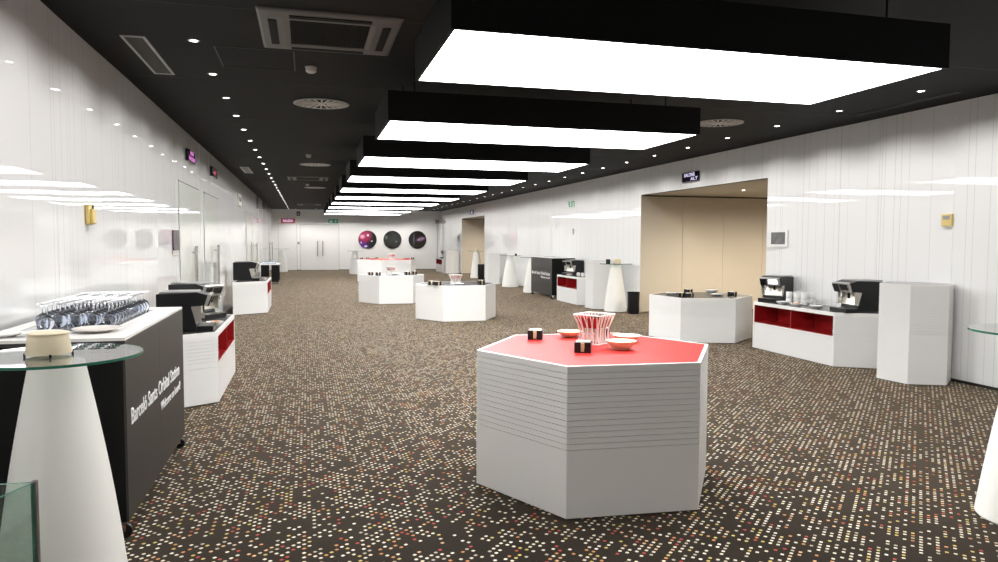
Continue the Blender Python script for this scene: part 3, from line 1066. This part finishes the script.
# ------------------------------------------------------------------ signs and small fittings on the walls
def sign_left(y0, y1, z0, z1, label, face_m, lines, led):
    t = thing('led_sign', label, 'sign', (XL, (y0 + y1) / 2, (z0 + z1) / 2))
    hw, hh = (y1 - y0) / 2, (z1 - z0) / 2
    MB().box(.005, .045, -hw, hw, -hh, hh).build('casing', face_m, t, bevel=.004)
    for body, zz, sz, wd in lines:
        text_mesh('led_text', body, sz, led, t, (.046, -wd / 2, zz), (R(90), 0, R(90)), wd, depth=.001, bold=.002)
sign_left(11.62, 12.34, 2.775, 2.95, 'black hanging sign with two lines of violet letters on the left wall', M['signface'], [('BCN', .02, .075, .30), ('SALONS', -.065, .085, .56)], M['led_violet'])
sign_left(14.46, 15.26, 2.785, 2.965, 'black sign with a red symbol, second sign along the left wall', M['signface'], [('WC', -.04, .09, .3)], M['led_red'])
sign_left(19.9, 20.75, 2.50, 2.80, 'white sign with dark marks, third along the left wall', M['offwhite'], [('SALIDA', -.04, .17, .7)], M['black'])
t = thing('led_sign', 'dark sign with white letters above the lobby opening on the right wall', 'sign', (XR, 12.65, 2.848))
MB().box(-.045, -.005, -.305, .305, -.092, .092).build('casing', M['signface'], t, bevel=.004)
text_mesh('led_text', 'SALONS', .095, M['led_white'], t, (-.046, .22, .005), (R(90), 0, R(-90)), .40, depth=.001, bold=.002)
text_mesh('led_text', 'ALT', .085, M['led_white'], t, (-.046, -.03, -.072), (R(90), 0, R(-90)), .27, depth=.001, bold=.002)
# green exit pictogram, right wall
t = thing('exit_sign', 'small green emergency exit pictogram on the right wall', 'sign', (XR, 19.2, 2.63))
MB().box(-.016, -.005, -.29, .29, -.10, .10).build('board', M['china'], t)
pg = MB()
pg.box(-.019, -.016, -.26, .02, .05, .08); pg.box(-.019, -.016, -.26, -.20, -.08, .05); pg.box(-.019, -.016, -.1, -.02, -.08, .05)
pg.box(-.019, -.016, .08, .24, -.01, .02); pg.box(-.019, -.016, .12, .18, -.08, .08); pg.box(-.019, -.016, .05, .12, -.08, -.05); pg.box(-.019, -.016, .2, .25, .04, .08)
pg.build('pictogram', M['signgreen'], t)
t = thing('wall_switch', 'tiny dark switch on the right wall below the green exit pictogram', 'switch', (XR, 19.04, 1.865))
MB().box(-.015, -.004, -.05, .05, -.08, .08).build('plate', M['lightgrey'], t)
MB().box(-.022, -.015, -.035, .035, 0, .06).build('rocker', M['grey'], t)
t = thing('toilet_sign', 'small blue sign with a white figure above the far opening', 'sign', (XR, 31.85, 2.875))
MB().box(-.02, -.005, -.36, .36, -.1, .1).build('board', M['signblue'], t)
fg = MB().lathe([(.03, -.001), (.03, .001)], 14).xf(Matrix.Translation((-.021, 0, .055)) @ Matrix.Rotation(R(90), 4, 'Y'))
fg.box(-.022, -.02, -.1, .1, -.07, .025)
fg.build('figure', M['led_white'], t)
# end wall signs
t = thing('door_sign', 'red sign with white letters over the single door in the end wall', 'sign', (-.91, YE, 2.60))
MB().box(-.35, .35, -.05, -.005, -.115, .115).build('casing', M['signred'], t)
text_mesh('sign_text', 'SALIDA', .19, M['led_white'], t, (-.26, -.052, -.065), (R(90), 0, 0), .52, depth=.001, bold=.004)  # glow put into the letters, since little light reaches them
t = thing('exit_sign', 'green and white exit sign over the double door in the end wall', 'sign', (1.40, YE, 2.60))
MB().box(-.25, .25, -.03, -.005, -.11, .11).build('board', M['signgreen'], t)
pg = MB()
pg.box(-.20, -.03, -.033, -.03, -.08, .06); pg.box(.05, .20, -.033, -.03, -.03, .03); pg.box(.10, .15, -.033, -.03, -.07, .07)
pg.build('pictogram', M['china'], t)
t = thing('speaker', 'small black loudspeaker high on the end wall', 'speaker', (-.385, YE, 2.98))
MB().box(-.09, .09, -.14, -.01, -.11, .11).build('cabinet', M['black'], t, bevel=.01)
MB().lathe([(.06, -.003), (.066, 0), (.06, .003)], 18).xf(Matrix.Translation((0, -.141, -.01)) @ Matrix.Rotation(R(90), 4, 'X')).build('driver', M['grey'], t)
# two grey sounder boxes at the far right corner
for x, yv, dx, lab in ((6.99, YE, .11, 'grey box high on the end wall by the right corner'), ):
    t = thing('sounder_box', lab, 'box', (x, yv, 2.64))
    MB().box(-dx, dx, -.06, -.004, -.11, .11).build('housing', M['lightgrey'], t, bevel=.008)
    MB().box(-dx * .7, dx * .7, -.064, -.06, -.02, .06).build('grille', M['grey'], t)
t = thing('sounder_box', 'grey box high on the right wall near the far corner', 'box', (XR, 38.5, 2.64))
MB().box(-.06, -.004, -.2, .2, -.12, .12).build('housing', M['lightgrey'], t, bevel=.008)
MB().box(-.064, -.06, -.14, .14, -.04, .06).build('grille', M['grey'], t)
t = thing('wall_panel', 'dark plate on the right wall just beyond the far opening', 'wall plate', (XR, 34.75, 1.72))
MB().box(-.03, -.004, -.22, .22, -.17, .17).build('plate', M['grey'], t)
MB().box(-.034, -.03, -.14, .14, -.05, .1).build('display', M['black'], t)
# yellowed intercom, left
t = thing('wall_intercom', 'yellowed wall intercom with a black eye on the left wall', 'intercom', (XL, 6.58, 1.80))
MB().box(.004, .03, -.085, .085, -.08, .08).build('back_plate', M['yellow'], t, bevel=.004)
MB().box(.03, .05, -.05, .06, -.075, .045).build('handset', M['yellow'], t, bevel=.006)
e = MB().lathe([(.02, -.006), (.024, 0), (.02, .006)], 16).xf(Matrix.Translation((.033, .03, .058)) @ Matrix.Rotation(R(90), 4, 'Y'))
e.build('camera_eye', M['black'], t)
t = thing('card_reader', 'dark purple plate on the left wall before the first doors', 'wall plate', (XL, 10.62, 1.59))
MB().box(.004, .02, -.22, .22, -.135, .135).build('plate', M['purple'], t, bevel=.004)
MB().box(.004, .012, -.24, .24, -.20, -.14).build('label_strip', M['offwhite'], t)
# thermostat, right
t = thing('thermostat', 'yellowed thermostat on the right wall above the nearest tall stand', 'thermostat', (XR, 6.815, 1.86))
MB().box(-.03, -.004, -.07, .07, -.07, .07).build('housing', M['yellow'], t, bevel=.006)
MB().box(-.033, -.03, -.045, .045, .005, .05).build('display', M['grey'], t)
for yv in (-.03, .03):
    MB().box(-.034, -.03, yv - .008, yv + .008, -.03, -.018).build('button', M['stick'], t)
t = thing('framed_picture', 'small framed dark photograph between the lobby and the coffee machines', 'picture', (XR, 9.93, 1.655))
b = MB()
for (a0, a1, c0, c1) in ((-.235, .235, .095, .135), (-.235, .235, -.135, -.095), (-.235, -.18, -.095, .095), (.18, .235, -.095, .095)):
    b.box(-.022, -.004, a0, a1, c0, c1)
b.build('frame', M['china'], t)
MB().box(-.014, -.006, -.18, .18, -.095, .095).build('photo', M['photo'], t)

# round space pictures
A = [(-.23, .18, .55, .45, .5, (0.55, 0.03, 0.14), .7), (-.28, .16, .16, .14, 0, (0.95, 0.45, 0.62), .8), (-.22, -.30, .36, .24, -.5, (0.12, 0.035, 0.32), .7),
     (.02, .24, .07, .07, 0, (0.9, 0.9, 0.95), .6), (-.10, -.36, .10, .06, 0.2, (0.85, 0.8, 0.95), .5), (.22, -.08, .05, .05, 0, (.7, .7, .7), .5), (-.34, -.16, .05, .06, 0, (.7, .65, .9), .5)]
B = [(-.33, .12, .10, .14, 0, (0.25, 0.27, 0.25), .7), (0, 0, .7, .6, 0, (0.030, 0.036, 0.032), .8), (.2, -.1, .06, .05, 0, (.2, .2, .2), .6)]
Cc = [(.18, .04, .22, .07, .3, (0.9, 0.82, 0.9), .6), (.18, .04, .34, .16, .3, (0.20, 0.10, 0.20), .9), (-.2, .0, .05, .45, 0, (0.10, 0.10, 0.11), .7)]
for nm, x, sp, lab in (('nebula', 3.195, A, 'round picture of a pink and violet nebula on the end wall'), ('stars', 4.535, B, 'round dark picture in the middle of the three on the end wall'),
                       ('galaxy', 5.90, Cc, 'round dark picture with a bright galaxy streak on the end wall')):
    m = space_mat(nm + '_print', sp)
    t = thing('round_picture', lab, 'picture', (x, YE, 1.63), 0, 'round space pictures')
    MB().lathe([(.47, .003), (.49, .008), (.49, .032), (.478, .036)], 48).xf(Matrix.Rotation(R(90), 4, 'X')).build('disc', M['black'], t, smooth=True)
    MB().lathe([(.478, .036), (.47, .040), (.001, .040)], 48, caps=False).xf(Matrix.Rotation(R(90), 4, 'X')).build('print', m, t)

# ------------------------------------------------------------------ ceiling fittings
def cassette(x, yv, label, s=1.0, m='acgrey'):
    t = thing('air_conditioner', label, 'air conditioner', (x, yv, H), 0, 'ceiling cassettes')
    o_, i_ = .51 * s, .29 * s
    ring = MB()
    dq = .52
    hy = .53 * s
    hyi = .33 * s
    # bevelled frame with four blower slots
    sqo = lambda a, b: [(-a, -b), (a, -b), (a, b), (-a, b)]
    ring.loft([(sqo(o_, hy), 0), (sqo(o_, hy), -.012), (sqo(o_ - .02, hy - .02), -.022), (sqo(i_ + .04, hyi + .04), -.03), (sqo(i_, hyi), -.022), (sqo(i_, hyi), 0)], 0, False)
    ring.build('frame', M[m], t)
    for (x0, x1, y0, y1) in ((-o_ + .07, -i_ - .09, -hyi, hyi), (i_ + .09, o_ - .07, -hyi, hyi), (-i_, i_, hyi + .07, hy - .07), (-i_, i_, -hy + .07, -hyi - .07)):
        MB().box(x0, x1, y0, y1, -.032, -.018).build('blower_slot', M['blackmatt'], t)
    g_ = MB().box(-i_, i_, -hyi, hyi, -.012, -.006)
    tag(g_.build('grille_backing', M['blackmatt'], t), kind=None)
    gr = MB()
    q = -i_ + .01
    while q < i_ - .01:
        gr.box(q, q + .006, -hyi, hyi, -.022, -.012)
        q += .022
    gr.build('intake_grille', M['acdark'], t)
cassette(.19, 5.86, 'large grey ceiling cassette air conditioner at the top left')
cassette(.06, 19.6, 'ceiling cassette air conditioner in the middle distance')
cassette(.15, 33.9, 'farthest ceiling cassette air conditioner')
def diffuser(x, yv, label):
    t = thing('round_diffuser', label, 'air vent', (x, yv, H), 0, 'round swirl vents')
    MB().lathe([(.30, 0), (.32, -.004), (.32, -.012), (.29, -.014), (.285, 0)], 40, caps=False).build('rim', M['lightgrey'], t)
    MB().lathe([(.29, -.001), (.29, -.004)], 40).build('backing', M['blackmatt'], t)
    bl = MB()
    for k in range(20):
        a = k * PI / 10
        s0 = len(bl.v)
        bl.prism([(.10, -.005), (.285, -.013), (.285, .013), (.10, .005)], -.013, -.006)
        bl.xf(Matrix.Rotation(a, 4, 'Z'), s0)
    bl.lathe([(.10, -.006), (.10, -.014), (.07, -.014), (.07, -.006)], 24, caps=False)
    bl.lathe([(.045, -.006), (.045, -.016)], 16)
    bl.build('blades', M['offwhite'], t)
diffuser(.19, 8.87, 'round swirl air vent nearest, on the left half of the ceiling')
diffuser(.20, 16.0, 'second round swirl air vent on the left half of the ceiling')
diffuser(.28, 23.0, 'third round swirl air vent on the left half of the ceiling')
diffuser(5.41, 8.79, 'round swirl air vent right of the lit boxes')
def smoke(x, yv, label):
    t = thing('smoke_detector', label, 'smoke detector', (x, yv, H), 0, 'smoke detectors')
    MB().lathe([(.055, 0), (.055, -.012), (.05, -.016)], 24).build('base', M['lightgrey'], t)
    MB().lathe([(.044, -.016), (.05, -.03), (.046, -.045), (.03, -.055), (.001, -.056)], 24, caps=False).build('sensor_head', M['offwhite'], t, smooth=True)
smoke(.06, 7.05, 'white smoke detector nearest, behind the large ceiling cassette')
smoke(.06, 14.2, 'second smoke detector between the round vents')
smoke(.05, 21.6, 'third smoke detector further down the ceiling')
def slot_grille(x, y0, y1, wd, label, fr, mm):
    t = thing('linear_grille', label, 'air vent', (x, (y0 + y1) / 2, H), 0)
    hl = (y1 - y0) / 2
    b = MB()
    b.box(-wd, -wd + .022, -hl, hl, -.008, 0); b.box(wd - .022, wd, -hl, hl, -.008, 0)
    b.box(-wd + .022, wd - .022, -hl, -hl + .03, -.008, 0); b.box(-wd + .022, wd - .022, hl - .03, hl, -.008, 0)
    b.build('frame', M[fr], t)
    MB().box(-wd + .022, wd - .022, -hl + .03, hl - .03, -.003, -.001).build('backing', M['blackmatt'], t)
    s = MB()
    q = -hl + .05
    while q < hl - .04:
        s.box(-wd + .022, wd - .022, q, q + .006, -.007, -.003)
        q += .03
    s.build('slats', M[mm], t)
slot_grille(-1.31, 6.36, 7.72, .092, 'long narrow air grille in the ceiling, top left by the wall', 'lightgrey', 'acgrey')
slot_grille(-1.31, 17.0, 18.5, .092, 'short-looking bright air grille in the ceiling further down the left side', 'offwhite', 'lightgrey')
slot_grille(6.74, 6.3, 7.75, .05, 'dark linear slot vent in the ceiling along the right wall', 'dark_trim', 'dark_trim')
b = MB()
for (x0, x1, y0, y1) in ((-.73, -.08, 6.50, 6.512), (-.73, -.08, 7.24, 7.252), (-.73, -.718, 6.512, 7.24), (-.092, -.08, 6.512, 7.24)):
    b.box(x0, x1, y0, y1, H - .004, H)
structure(b, 'trim_4', M['dark_trim'])

# ------------------------------------------------------------------ glass barrier, front left corner
t = thing('glass_barrier', 'glass barrier corner with green edges at the lower left edge', 'glass barrier', (-.915, 2.79, 0))
def glass_panel(p0, p1, nm):
    a, b_ = Vector(p0), Vector(p1)
    d = (b_ - a).normalized()
    nn = Vector((-d.y, d.x)) * .006
    poly = [tuple(a - nn), tuple(b_ - nn), tuple(b_ + nn), tuple(a + nn)]
    pb = MB().prism(poly, .0, .76)
    for i in range(len(pb.f)):
        pb.m[i] = 1
    # the two broad faces stay clear
    pb.m[0] = 0
    pb.m[2] = 0
    pb.build(nm, [M['railglass'], M['glass_edge']], t)
glass_panel((-.012, 0), (-.62, .03), 'glass_panel')
glass_panel((-.006, -.012), (-.32, -.77), 'glass_panel')
MB().box(-.010, .006, -.010, .010, 0, .765).build('corner_profile', M['darksilver'], t)
